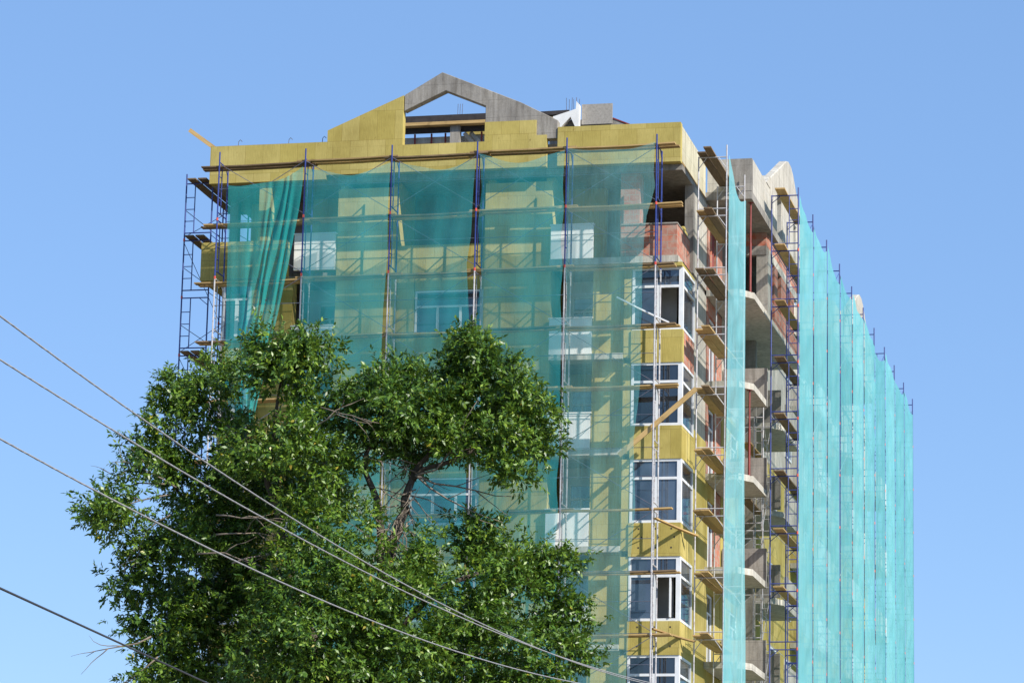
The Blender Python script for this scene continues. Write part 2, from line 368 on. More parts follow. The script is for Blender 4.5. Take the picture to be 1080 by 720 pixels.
# ---- flat insulated wall strips and recesses
for k, zf in enumerate(ZF):
    z1 = 30.25 if k == 0 else ZF[k-1]-.2
    zt = z1 if k == 0 else ZF[k-1]
    for xa, xb in ((-11.93, -9.8), (-6.78, -4.47)):
        m = MB(); m.box(xa, xb, .42, .72, zf-.2, zt-.2); bpart(m, 'insulated_wall', INS)
        for xx in (xa, xb):
            m = MB(); s = 1 if xx == xa else -1; m.box(min(xx, xx+.28*s), max(xx, xx+.28*s), .722, 2.6, zf, z1); bpart(m, 'reveal_wall', INS)
    if k > 0:
        for xa, xb in ((-3.0, -1.91), (-14.49, -13.4)):
            m = MB(); m.box(xa, xb, .28, .78, zf, z1); bpart(m, 'insulated_wall', INS)
        for xa, xb in ((-4.4, -1.91), (-14.49, -12.0)):
            m = MB(); m.box(xa, xb, -.06, .615, zf-.2, zf-.004); bpart(m, 'slab_ledge', CONL)
    # balcony fronts in the two narrow recesses
    for xa, xb in ((-4.46, -3.02), (-13.38, -11.94)):
        m = MB(); m.box(xa, xb, .22, .34, zf+.01, zf+1.25); m.box(xa-.03, xb+.03, .20, .36, zf+1.253, zf+1.30); bpart(m, 'balcony_front', PLW)
        m = MB(); m.box(xa, xb, 2.3, 2.58, zf, z1); bpart(m, 'recess_wall', PLW if k % 2 else INS)
        if k: window_front(xa+.35, xb-.25, zf+.9, zf+2.45, 2.2, 2, zf+1.9)
    # central recess: open at the top, glazed lower down
    if k == 0:
        m = MB(); m.box(-9.8, -6.78, .45, .6, 27.0, 28.0); bpart(m, 'insulated_wall', INS)
    else:
        m = MB(); m.box(-9.79, -6.79, .5, .75, zf-.2, zf+.85); m.box(-9.79, -9.2, .5, .75, zf+.853, z1); bpart(m, 'insulated_wall', INS)
        m = MB(); m.box(-9.18, -6.79, .52, .75, zf+2.45, z1); bpart(m, 'lintel', INS)
        window_front(-9.17, -6.8, zf+.86, zf+2.44, .56, 3, zf+1.85)
m = MB(); m.box(XL, XL+.3, 2.62, YB, 11.0, 30.25); bpart(m, 'rear_side_wall', INS)

# ---- yellow parapet, stepped gable cladding, concrete pediment
m = MB()
m.box(-12.27, -4.62, -.02, .3, 30.45, 31.40)
m.prism_y([(-12.27,31.402),(-9.62,31.402),(-9.62,33.15),(-12.27,32.02)], -.02, .3)
m.box(-6.76, -4.98, -.02, .3, 31.402, 32.08); m.box(-4.98, -4.62, -.02, .3, 31.402, 31.55)
bpart(m, 'gable_cladding', INS)
m = MB(); m.box(-16.43, -12.275, -.02, .3, 30.3, 31.62); m.box(-16.43, -16.14, .303, 6, 30.3, 31.62); bpart(m, 'parapet_cladding', INS)
m = MB(); m.box(-4.24, -.06, -.02, .3, 30.45, 31.80); bpart(m, 'parapet_cladding', INS)
m = MB(); m.box(-.36, -.06, .304, 5.0, 30.52, 31.74); bpart(m, 'side_parapet', CREAM)
m = MB(); m.box(-.40, -.04, .31, 5.0, 30.44, 30.517); bpart(m, 'timber_edge', WOOD)
m = MB(); m.box(-16.13, -.4, .305, .42, 30.46, 31.3); bpart(m, 'parapet_wall', CON)
m = MB(); m.prism_y([(-9.60,32.60),(-8.16,33.26),(-6.76,32.66),(-6.76,31.42),(-4.25,31.42),(-4.25,32.05),(-5.55,32.74),(-8.30,33.92),(-9.60,33.17)], .02, .36)
bpart(m, 'concrete_gable', CON, bevel=.015)
m = MB(); m.box(-9.5, -6.5, .31, .9, 30.46, 31.38); bpart(m, 'gable_upstand', CON)
# rebar hooks along the left parapet
for x in (-15.5, -13.7, -12.5):
    m = MB(); m.path([(x,.15,31.6),(x+.01,.15,31.8),(x+.07,.15,31.87),(x+.14,.15,31.8)], [.012]*4, 5); bpart(m, 'lifting_hook', DKST)
# roof carcass seen through and above the pediment
m = MB(); m.box(-12.2, -6.2, 3.0, 3.25, 33.05, 33.3); bpart(m, 'roof_ridge_beam', TARD)
m = MB(); m.box(-12.2, -6.2, 2.9, 3.3, 32.93, 33.04); bpart(m, 'formwork_board', WOOD)
m = MB(); m.box(-12.2, -6.2, 3.5, 3.75, 32.45, 32.66); bpart(m, 'formwork_beam', CONL)
m = MB(); m.box(-12.2, -6.2, 3.2, 3.32, 32.74, 32.92); bpart(m, 'formwork_beam', TARD)
m = MB(); m.box(-8.75, -8.4, 3.05, 3.3, 30.46, 32.92); bpart(m, 'roof_column', CON)
m = MB(); m.box(-8.35, -7.2, 3.6, 3.8, 32.66, 32.92); bpart(m, 'roof_infill', INS)
for x in (-10.1,-9.5,-9.0,-7.7):
    m = MB(); m.tube((x, 3.4, 30.45), (x, 3.4, 32.75), .035); bpart(m, 'prop', REDS)
m = MB(); m.beam((-8.3,3.3,32.7),(-7.6,3.3,31.9),.05,.14); m.beam((-8.1,3.4,32.75),(-7.4,3.4,31.95),.05,.14); m.beam((-7.9,3.5,32.2),(-7.3,3.5,32.6),.05,.12); bpart(m, 'loose_rafter', CONL)
for x in (-8.52,-8.44,-8.36):
    m = MB(); m.tube((x, 3.15, 33.2), (x+.01, 3.15, 33.72), .010, n=5); bpart(m, 'rebar', DKST)
# grey roof slopes behind the right parapet
m = MB(); m.prism_y([(-5.2,32.0),(-2.25,32.0),(-2.25,32.55),(-3.0,32.92),(-5.2,32.92)], 3.02, 3.3); bpart(m, 'dormer_wall', CON)
m = MB(); m.prism_y([(-6.8,33.08),(-4.55,33.12),(-4.5,33.26),(-6.8,33.22)], 2.9, 3.6); bpart(m, 'roof_edge_beam', TARD)
m = MB(); m.box(-6.6, -4.75, 2.95, 3.5, 32.9, 33.07); bpart(m, 'formwork_board', WOOD)
m = MB(); m.prism_y([(-4.90,32.62),(-4.72,32.60),(-4.40,32.95),(-4.24,32.60),(-4.10,32.60),(-4.10,33.38),(-4.2,33.5),(-4.22,33.22),(-5.02,32.98)], 2.7, 2.95); bpart(m, 'white_dormer_cheek', PLW)
m = MB(); m.box(-4.75, -4.3, 2.75, 2.9, 32.0, 32.59); bpart(m, 'timber_packing', WOOD)
for i in range(6):
    m = MB(); m.tube((-4.62+i*.085, 3.1, 32.9), (-4.62+i*.085+.02*(i%3-1), 3.1, 33.75-.06*(i%2)), .010, n=5); bpart(m, 'rebar', DKST)
m = MB(); m.beam((-2.98,3.2,32.93),(-2.15,3.2,32.58),.4,.04); bpart(m, 'roof_batten', REDS)

# ---- right-hand long face
rbox('side_wall', CONL, -.3, .004, 2.264, 5.0, 21.9, 27.0); rbox('side_wall', CONL, -.3, 0, 2.625, 5.0, 27.2, 30.25); rbox('side_wall', INS, -.3, .03, 2.264, 5.0, 11.05, 21.897)
for k, zf in enumerate(ZF):
    z1 = 30.25 if k == 0 else ZF[k-1]-.2
    up = k < 2
    rbox('brick_jamb', BRK if k < 3 else INS, -.3, .03, 5.003, 5.5, zf, z1)
    rbox('brick_pier', BRK if k < 4 else INS, -.3, -.02, 7.2, 8.45, zf, z1)
    rbox('door_lintel', BRK if up else INS, -.3, 0, 5.503, 7.197, zf+2.5, z1)
    if k: window_side(5.56, 7.1, zf+.02, zf+2.48, -.08, 2, zf+1.8)
    if k == 0:
        for i in range(4):
            m = MB(); m.tube((-.15, 5.7+i*.4, zf), (-.15, 5.7+i*.4, zf+2.5), .09); bpart(m, 'shuttering_post', REDS if i % 2 else BRK)
    # near balcony stack: chamfered slab and end panel
    m = MB(); yb = 17.5 if k == 0 else 8.5
    m.prism_z([(.01,4.95),(1.15,4.95),(1.58,5.6),(1.58,yb),(.01,yb)], zf-.2, zf+.02); bpart(m, 'balcony_slab', CONL)
    if k: 
        rbox('balcony_end_panel', CON, .04, 1.6, 8.51, 8.66, zf-.2, zf+1.18)
    # middle stretch of wall
    if k == 0: continue
    rbox('side_wall', INS if k > 1 else CONL, -.3, .0, 8.46, 12.2, zf-.2, z1)
    window_side(10.3, 11.7, zf+.85, zf+2.4, .05, 2, zf+1.85)
    rbox('partition_wall', CON, -.3, .62, 12.203, 12.5, zf-.2, z1)
    m = MB(); m.prism_z([(.01,12.503),(1.15,12.503),(1.55,13.1),(1.55,17.3),(.01,17.3)], zf-.2, zf); bpart(m, 'balcony_slab', CONL)
    m = MB(); m.box(.63, 1.5, 12.52, 12.64, zf+.003, zf+1.2); bpart(m, 'balcony_end_panel', CON)
    m = MB(); m.box(1.4, 1.5, 14.2, 17.2, zf+.003, zf+1.0); bpart(m, 'balcony_side_panel', CONL)
    rbox('side_wall', INS if k > 1 else CONL, -.3, 0, 12.503, 18.0, zf-.0, z1)
    window_side(13.4, 15.2, zf+.05, zf+2.4, .05, 2, zf+1.85)
# top storey behind the scaffold
rbox('brick_panel', BRK, .05, 1.36, 9.8, 10.05, 29.93, 30.415); rbox('concrete_lintel', CON, .05, 1.36, 9.76, 10.08, 29.6, 29.927)
rbox('concrete_column', CONL, 1.0, 1.42, 9.8, 10.5, 27.22, 29.597)
rbox('concrete_lintel', CONL, 1.1, 1.40, 10.083, 17.5, 29.6, 29.9); rbox('brick_panel', BRK, 1.12, 1.38, 10.083, 17.4, 29.903, 30.415)
for ya, yb in ((11.5,12.3),(13.2,14.6),(15.6,16.6)): rbox('brick_pier', BRK, 1.0, 1.4, ya, yb, 27.223, 29.597)
rbox('low_parapet', BRK, 1.42, 1.55, 10.55, 17.4, 27.223, 27.9)
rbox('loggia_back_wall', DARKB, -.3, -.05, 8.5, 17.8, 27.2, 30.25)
# projecting top blocks with side gables
for y0 in (5.0, 27.0):
    m = MB(); m.box(-.05, 1.56, y0, y0+14.5, 30.42, 30.70); bpart(m, 'projecting_slab', CON)
    m = MB(); m.box(.0, .78, y0, y0+.25, 30.703, 31.86); bpart(m, 'block_parapet', CONL)
    m = MB(); m.box(.784, 1.56, y0-.01, y0+.25, 30.703, 31.86); bpart(m, 'block_parapet', CON)
    m = MB(); m.box(1.31, 1.56, y0+.253, y0+4.2, 30.703, 31.88); bpart(m, 'block_parapet', CONL)
    m = MB(); o = y0+3.5
    m.prism_x([(o+.7,30.71),(o+2.4,30.71),(o+2.4,32.1),(o+3.1,32.35),(o+3.6,32.1),(o+3.6,30.71),(o+6.6,30.71),(o+6.6,32.1),(o+7.4,32.1),(o+7.4,30.71),(o+10.1,30.71),(o+10.9,31.95),(o+7.2,33.55),(o+6.5,33.95),(o+5.9,34.12),(o+5.3,34.14),(o+4.7,34.0),(o+.7,32.3)], 1.28, 1.58)
    bpart(m, 'side_gable', CONL, bevel=.03)
    m = MB(); m.prism_x([(o-.2,31.885),(o+.69,31.885),(o+.69,32.38),(o+.3,32.2)], 1.28, 1.58); bpart(m, 'gable_shoulder', CONL)
# far stretch behind the nets
for k, zf in enumerate(ZF):
    z1 = 30.25 if k == 0 else ZF[k-1]-.2
    m = MB(); m.box(-.3, 0, 18.003, YB, zf-.2, z1); bpart(m, 'side_wall', INS if k > 1 else CONL)
    for y in (20, 24, 29.5, 34, 39, 43.5): window_side(y, y+1.6, zf+.85, zf+2.4, .05, 2, zf+1.85)
    for y in (25.5, 36.0, 46.0):
        m = MB(); m.prism_z([(.02,y),(.95,y),(1.1,y+.4),(1.1,y+4.6),(.02,y+4.6)], zf-.2, zf); bpart(m, 'balcony_slab', CONL)
        m = MB(); m.box(1.0, 1.09, y+.5, y+4.5, zf+.003, zf+1.0); bpart(m, 'balcony_side_panel', PLW)
m = MB(); m.box(-.3, 0, 19.6, YB, 30.452, 31.7); bpart(m, 'parapet_wall', CONL)
m = MB(); m.box(XL, -.3, YB-.28, YB, 11.0, 31.7); bpart(m, 'rear_wall', INS)
m = MB(); m.prism_y([(XL+2, 30.46), (-2.5, 30.46), (-8.2, 33.0)], 12, YB-1); bpart(m, 'main_roof', ROOFM)

# ------------------------------------------------------------------ scaffolds
PITCH = 2.02
def frame_mesh(mat, w=.95, h=PITCH, name='frame'):
    """ladder frame in the x-z plane, outer leg at x=0, inner leg at x=w"""
    m = MB(); r = .026
    m.tube((0,0,0),(0,0,h),r); m.tube((w,0,0),(w,0,h),r)
    m.tube((0,0,h-.03),(w,0,h-.03),.022); m.tube((0,0,.24),(w,0,.24),.022); m.tube((w*.34,0,.24),(w*.34,0,h-.03),.019)
    for z in (.66, 1.08, 1.5): m.tube((0,0,z),(w*.34,0,z),.015)
    m.tube((w*.66,0,h-.03),(w,0,h-.3),.014); m.mi = 1
    m.tube((0,0,-.05),(0,0,.05),r+.010)
    return m.mesh(name, [mat, REDP if mat is BLUE else mat])
def portal_mesh(mat, w=.95, h=PITCH):
    m = MB(); r = .026
    m.tube((0,0,0),(0,0,h),r); m.tube((w,0,0),(w,0,h),r); m.tube((0,0,h-.03),(w,0,h-.03),.022); m.tube((0,0,.22),(w,0,.22),.02)
    m.tube((0,0,h-.42),(.28,0,h-.03),.014); m.tube((w,0,h-.42),(w-.28,0,h-.03),.014)
    return m.mesh('frame', mat)
def tie_mesh(mat, a, b, name):
    m = MB(); m.tube(a, b, .0115); return m.mesh(name, mat)
def lower_mesh(h, w=.95):
    m = MB()
    for x in (0, w): m.tube((x,0,.02),(x,0,h),.026); m.box(x-.1,x+.1,-.1,.1,0,.02)
    z = h-.03
    while z > 0.3: m.tube((0,0,z),(w,0,z),.02); z -= PITCH
    return m.mesh('lower_frame', GALV)
def lower_brace(h, L):
    m = MB(); z = h-1
    while z > .5: m.tube((0,0,z),(L,0,z),.013); z -= PITCH
    return m.mesh('lower_brace', GALV)
def inst(me, name, parent, loc, rz=0, sc=None):
    o = bpy.data.objects.new(name, me); col.objects.link(o); o.parent = parent; o.location = loc; o.rotation_euler = (0,0,rz)
    if sc: o.scale = sc
    return o
def scaffold(label, rows, ztop, nl, bay_len, place, mat_of, brace_of, top=.32, omit=(), portal=False, flip=1):
    """rows: positions along the scaffold; place(s) -> (x,y,angle of the frame), dirang: bay direction"""
    root = empty('scaffold', place(rows[0])[0:2] + (0,)); tag(root, label, 'scaffold', 'tube scaffolds round the tower')
    ox, oy = root.location.x, root.location.y
    FM = {m: (portal_mesh(m) if portal else frame_mesh(m)) for m in (BLUE, GALV)}
    TM = {}
    for m in (BLUE, GALV, DKST):
        L = bay_len
        TM[m] = [tie_mesh(m, (0,0,1.05), (L,0,1.05), 'outer_tie'), tie_mesh(m, (0,.95,.15), (L,.95,.15), 'inner_tie'),
                 tie_mesh(m, (0,0,.1), (L,0,PITCH-.1), 'diagonal_brace'), tie_mesh(m, (0,0,PITCH-.1), (L,0,.1), 'diagonal_brace')]
    zb = ztop-PITCH*nl
    LM = lower_mesh(zb); LB = lower_brace(zb, bay_len)
    tm = {}
    for m in (BLUE, GALV):
        q = MB(); q.tube((0,0,0),(0,0,top),.026); tm[m] = q.mesh('top_spigot', m)
    for i, s in enumerate(rows):
        x, y, a, da = place(s)
        inst(LM, 'lower_frame', root, (x-ox, y-oy, 0), a)
        for l in range(nl):
            inst(FM[mat_of(i, l)], 'frame', root, (x-ox, y-oy, ztop-PITCH*(l+1)), a)
        inst(tm[mat_of(i, 0)], 'top_spigot', root, (x-ox, y-oy, ztop), a)
        if i < len(rows)-1 and i not in omit:
            inst(LB, 'lower_brace', root, (x-ox, y-oy, 0), da)
            for l in range(nl):
                mm, kk = brace_of(i, l); sc = (1, flip, 1); at = (x-ox, y-oy, ztop-PITCH*(l+1))
                inst(TM[mm][0], 'outer_tie', root, at, da, sc); inst(TM[mm][1], 'inner_tie', root, at, da, sc)
                if kk in (0, 2): inst(TM[mm][2], 'diagonal_brace', root, at, da, sc)
                if kk in (1, 2): inst(TM[mm][3], 'diagonal_brace', root, at, da, sc)
    return root

FX = [-15.66, -12.63, -9.62, -6.68, -3.64, -.62]; FZ = 30.72; NL = 10
scaffold('tube scaffold across the front face, blue above and pale grey below', FX, FZ, NL, 3.02,
         lambda s: (s, -1.3, R(90), 0), lambda i, l: BLUE if l < (2 if i in (1,2,3,4) else 2) else GALV,
         lambda i, l: (DKST, (2 if l == 0 else (i+l) % 2)))
LZ = 30.5
scaffold('blue ladder scaffold standing against the left edge of the tower', [.5, 4.6], LZ, NL, 4.1,
         lambda s: (-17.42, s, 0, R(90)), lambda i, l: BLUE, lambda i, l: (BLUE, l % 2), flip=-1)
RZ = 30.85
scaffold('pale grey scaffold bay beside the corner windows on the right face', [1.0, 4.85], RZ, NL, 3.85,
         lambda s: (1.33, s, R(180), R(90)), lambda i, l: GALV, lambda i, l: (DKST, 3 if l % 2 else 0), top=.38, portal=True)
RX = 2.70; RY = [8.4+3.85*i for i in range(11)]; R2Z = 31.42; NL2 = 9
scaffold('long blue scaffold behind turquoise nets on the right face', RY, R2Z, NL2, 3.85,
         lambda s: (RX, s, R(180), R(90)), lambda i, l: BLUE, lambda i, l: (GALV if l % 2 else BLUE, (i+l) % 2), top=.25)
scaffold('short grey scaffold bay between balconies behind the blue ladder frame', [9.3, 11.1], 23.6, 5, 1.8,
         lambda s: (1.35, s, R(180), R(90)), lambda i, l: GALV, lambda i, l: (GALV, 2), top=.4)

# ------------------------------------------------------------------ planks
def plank(name, label, a, b, w, group, mat=WOOD, th=.045, up=(0,0,1), cat='plank'):
    a = Vector(a); b = Vector(b); L = (b-a).length
    m = MB(); n = 5; rs = [rnd.uniform(-.004,.004) for _ in range(n+1)]
    base = len(m.v)
    for i in range(n+1):
        x = L*i/n; sag = -.006*L*math.sin(math.pi*i/n)+rs[i]
        for y, z in ((-w/2,-th/2),(w/2,-th/2),(w/2,th/2),(-w/2,th/2)): m.v.append((x, y, z+sag))
    for i in range(n):
        for k in range(4): m.f.append((i*4+k, i*4+(k+1)%4, (i+1)*4+(k+1)%4, (i+1)*4+k)); m.m.append(0)
    m.f.append((3,2,1,0)); m.f.append(tuple(n*4+k for k in range(4))); m.m += [0,0]
    o = m.build(name, WOODD if mat is WOOD and rnd.random() < .2 and name == 'scaffold_plank' else mat); d = (b-a).normalized(); u = Vector(up); y = u.cross(d).normalized(); z = d.cross(y)
    o.matrix_world = Matrix.Translation(a) @ Matrix((d, y, z)).transposed().to_4x4()
    tag(o, label, cat, group); return o
BAY = ['left corner','second left','middle','second right','right corner']
LEV = ['level with the roof parapet','level with the brick balcony top','just under the brick balcony','at the first row of corner windows','between the first and second corner windows','at the second row of corner windows','at the third row of corner windows','just below the third corner window','at the fourth row of corner windows','at the bottom of the view']
PW = ['outer','inner']
for l in range(9):
    z = FZ-PITCH*l+.03
    for i in range(5):
        xa, xb = FX[i], FX[i+1]
        if l in (5,) and i == 4: continue
        for j, y in enumerate((-1.12, -.80)):
            if (l, i, j) in ((6,4,1),): continue
            ra, rb = rnd.uniform(.1,.35), rnd.uniform(.1,.45)
            if i == 4: rb = rnd.uniform(.55,.85)
            if i == 0: ra = rnd.uniform(.5,.75)
            t = lambda x: -.012*(-x)
            lift = .048 if i % 2 else 0
            plank('scaffold_plank', f'{PW[j]} plank, front {BAY[i]} bay, {LEV[l]}', (xa-ra, y, z+lift+t(xa)), (xb+rb, y+rnd.uniform(-.03,.03), z+lift+t(xb)), .27, 'planks on the front scaffold', WOOD)
for l in (0, 1, 3):
    z = LZ-PITCH*l+.03
    for j, x in enumerate((-17.1, -16.72)):
        plank('scaffold_plank', f'{["outer","inner"][j]} dark plank on the left-edge scaffold, {["topmost lift","second lift down","lift just above the tree"][(0,1,3).index(l)]}', (x, .05, z), (x, 5.0, z), .3, 'planks on the left scaffold', WOODD)
for l in range(9):
    z = RZ-PITCH*l+.03
    for j, x in enumerate((.56, .85)):
        o = plank('scaffold_plank', f'{["wall-side","outer"][j]} plank on the right face corner scaffold, {ORD[l]} lift from the top', (x+rnd.uniform(-.015,.015), .30-.15*(j % 2)+rnd.uniform(-.35,.3), z+rnd.uniform(0,.03)), (x+rnd.uniform(-.02,.02), 5.2, z+rnd.uniform(0,.05)), rnd.uniform(.25,.285), 'planks on the right corner scaffold', WOODD if l == 0 else WOOD)
for l in range(8):
    z = R2Z-PITCH*l+.03
    plank('scaffold_plank', f'plank on the blue ladder scaffold of the right face, {ORD[l]} lift from the top', (RX-.55, 7.6, z), (RX-.55, 12.7, z), .35, 'planks on the blue right scaffold', WOOD)
for q, l in enumerate((0, 1, 2)):
    z = 23.6-PITCH*l-1.0
    plank('scaffold_plank', f'plank on the short grey scaffold between balconies, {ORD[q]} from the top', (.8, 8.9, z), (.8, 12.1, z), .35, 'planks on the short grey scaffold', WOOD)
plank('ramp_plank', 'long sloping plank leaning across the second corner window', (-1.75, -1.22, 20.36), (.75, -1.2, 22.50), .16, None, WOOD, .05, (0,-1,0))
plank('loose_board', 'loose orange board sticking up from the left end of the roof parapet', (-16.2, .1, 31.5), (-17.25, .05, 32.27), .14, None, WOOD, .05, (0,-1,0))
plank('loose_board', 'short pale board wedged between scaffolds at the third corner window', (-.55, -1.2, 18.3), (.5, .6, 18.0), .14, None, WOOD, .045)
plank('loose_board', 'short pale board wedged between scaffolds below the fourth corner window', (-.6, -1.2, 14.75), (.45, .6, 14.55), .14, None, WOOD, .045)
plank('loose_board', 'whitish board lying across the front scaffold by the first corner window', (-1.9, -1.2, 25.6), (-.2, -1.0, 24.75), .12, None, PVC, .045)
m = MB(); m.box(-4.06, -2.98, 2.94, 2.99, 32.72, 33.44); tag(m.build('strand_board', OSB), 'grey-brown board sheet standing on the roof behind the right parapet', 'board')
m = MB(); m.box(-.34, -.14, 1.35, 2.0, 28.335, 28.50); m.box(-.30, -.16, 1.5, 1.8, 28.50, 28.62); tag(m.build('insulation_offcut', INS, bevel=.03), 'yellow insulation offcut lying on the brick balcony wall', 'insulation')
# red steel props on the balconies
for i, (z0, z1) in enumerate(((27.222, 30.418), (20.822, 23.798))):
    t = empty('steel_prop', (1.44, 5.55, z0)); tag(t, ['red steel prop under the top projecting slab', 'red steel prop between the second and third balcony slabs'][i], 'prop', 'red steel props')
    h = z1-z0; m = MB(); m.tube((0,0,.01),(0,0,h*.55),.045); m.build('outer_tube', REDS, t)
    m = MB(); m.tube((0,0,h*.55),(0,0,h-.012),.034); m.build('inner_tube', REDS, t)
    m = MB(); m.box(-.09,.09,-.09,.09,0,.01); m.build('base_plate', REDS, t); m = MB(); m.box(-.09,.09,-.09,.09,h-.012,h); m.build('head_plate', REDS, t)

# ------------------------------------------------------------------ debris nets
def vnoise(seed):
    r = np.random.RandomState(seed); ph = r.rand(8, 3)*6.28; fr = r.rand(8, 2)
    def f(u, v, fu, fv):
        s = 0
        for i in range(8): s = s+np.sin(u*fu*(.4+fr[i,0])+v*fv*(.4+fr[i,1])+ph[i,0])
        return s/8
    return f
def net(label, origin, direction, width, ztop, zbot, mat, seed, left=None, right=None, sagz=.22, bulge=.15, fold=.03, skew=0, gather=0, group=None, nu=36, nv=90, tl=0., trr=0.):
    """sheet hung between two posts; left/right: functions of depth below the top giving edge positions 0..1 of width"""
    f = vnoise(seed); ox, oy = origin; dx, dy = direction; nx, ny = dy, -dx       # nx,ny: outwards
    V = []; F = []
    for j in range(nv+1):
        v = j/nv
        for i in range(nu+1):
            u = i/nu
            zt = ztop+tl*(1-u)+trr*u-sagz*math.sin(math.pi*u)*(1+.3*math.sin(5*u+seed))
            z = zt+(zbot-zt)*v; dep = ztop-z
            a = left(dep) if left else .012+.012*(1-math.cos(dep*3.11))*(.6+.5*math.sin(dep*.9+seed))
            b = right(dep) if right else .988-.012*(1-math.cos(dep*3.11))*(.6+.5*math.sin(dep*.7+seed*2))
            s = (a+(b-a)*u)*width
            tie = math.sin(math.pi*u)**.7
            lift = abs(math.sin(dep*math.pi/PITCH))
            o = bulge*tie*(.35+.65*lift*.6+.35*math.sin(dep*.45+seed)) + fold*math.sin(u*17+((15*u**3+2.2*math.sin(9*u+dep*.35)+1.3*math.sin(23*u-dep*.6)) if gather else 0)+skew*dep+f(u,dep,3,.4)*5)*tie*(.3+.7*min(1,dep/3))*(1 if not gather else .25+gather*u**3) + .05*f(u*2,dep,6,2.2)*tie + .03*math.sin(dep*5.1+u*9+seed)*tie*.5
            V.append((ox+dx*s+nx*o, oy+dy*s+ny*o, z+.02*f(u,dep,9,3)))
    for j in range(nv):
        for i in range(nu):
            a = j*(nu+1)+i; F.append((a, a+nu+1, a+nu+2, a+1))
    me = bpy.data.meshes.new('debris_net'); c = Vector((ox+dx*width/2, oy+dy*width/2, zbot))
    me.from_pydata([tuple(Vector(p)-c) for p in V], [], F); me.materials.append(mat)
    me.polygons.foreach_set('use_smooth', [True]*len(me.polygons)); me.update()
    o = bpy.data.objects.new('debris_net', me); o.location = c; col.objects.link(o); tag(o, label, 'net', group); return o

GF = 'nets on the front scaffold'; GR = 'nets on the right face'
W = 3.02; NY = -1.36
def interp(xs, ys): return lambda d: float(np.interp(d, xs, ys))
# left corner drape, bunched towards its foot
net('narrow dense teal net gathered into a drape at the left corner bay', (FX[0], NY), (1,0), W, 29.85, 21.6, NETD, 3,
    left=interp([0,1.5,2.3,3.6,5,7.2,8.5], [.12,.13,.145,.15,.16,.17,.40]), right=interp([0,.8,1.6,2.9,4.5,6.4,7.8,8.5], [.985,.96,.92,.85,.755,.63,.54,.49]), sagz=.32, bulge=.10, fold=.09, skew=.5, gather=2.6, group=GF, trr=.55, nv=110, nu=120)
net('teal net in the second front bay, over the white balcony fronts', (FX[1], NY), (1,0), W, 30.42, 4.0, NETF, 11, sagz=.26, group=GF, nv=140, tl=-.1, left=interp([0,3,6,30],[.02,.015,.02,.02]), right=interp([0,1.5,3.2,5,6.5,8,30],[.99,.975,.985,.955,.95,.975,.97]))
net('teal net in the middle front bay, below the concrete pediment', (FX[2], NY), (1,0), W*.975, 30.45, 4.0, NETF, 23, sagz=.3, group=GF, nv=140,
    right=interp([0,1.2,2.6,3.6,4.6,6,30], [.985,.965,.955,.91,.935,.965,.975]))
net('teal net in the fourth front bay, between the pediment and the right parapet', (FX[3], NY), (1,0), W, 30.60, 4.0, NETF, 31, sagz=.3, group=GF, nv=140,
    left=interp([0,1.2,2.4,3.2,4.2,5,6.2,30], [.03,.065,.03,.055,.085,.055,.03,.03]))
net('teal net in the fifth front bay, its torn edge beside the corner windows', (FX[4], NY), (1,0), W, 30.66, 4.0, NETP, 47, sagz=.22, bulge=.08, fold=.022, group=GF, nv=160, nu=60,
    right=interp([0,.9,1.4,1.9,2.4,3.2,4.3,5.6,6.2,7.8,8.5,9.8,12,14,15.5,18,30], [.985,.97,.99,.95,.90,.875,.86,.865,.85,.86,.84,.79,.82,.77,.775,.74,.7]), trr=.12)
# narrow strip on the right corner scaffold
net('bright turquoise net strip hanging beside the right corner scaffold', (1.40, 1.0), (0,1), 3.85, 30.55, 5.0, NETS, 5, left=interp([0,1,8,12,30],[.02,.02,.0,-.08,-.14]), right=interp([0,10,13,15,17,30],[.97,.98,1.03,1.1,1.12,1.15]), sagz=.5, bulge=.05, fold=.02, group=GR, nv=150, nu=40, tl=.35, trr=-.28)
names = ['beside the blue ladder frame']+[f'{ORD[i]} from the blue ladder frame' for i in range(1, 9)]+['at the far end of the long face']
for i in range(10):
    dz = [(-.1,-.45),(-.35,-.2),(-.05,-.6),(-.3,-.3),(-.1,-.3),(-.3,-.75),(-.9,-.3),(-.1,-.5),(-.6,-.2),(-.2,-.5)][i]
    net(f'turquoise net sheet on the right face, {names[i]}', (RX+.03, RY[i]), (0,1), 3.85, R2Z-.02, 4.0, NETR, 60+i*7, sagz=.28, bulge=[.05,.10,.04,.08,.06,.12,.05,.09,.07,.05][i], fold=[.02,.035,.015,.03,.02,.04,.02,.03,.02,.02][i], group=GR, nv=110, nu=24, tl=dz[0]+.12, trr=dz[1],
        left=interp([0,6,14,24],[.035,.045,.03,.04]), right=interp([0,2,4,9,16,30],[.97,.955,.965,.93,.97,.96] if i in (2,5) else [.965,.97,.96,.97,.965,.96]))
# net that closes the far end of the long scaffold
net('turquoise net closing the far end of the long scaffold', (RX+.03, RY[-1]+.02), (-1,0), 1.4, 31.1, 4.0, NETR, 99, sagz=.1, bulge=.1, group=GR, nu=10, nv=60)

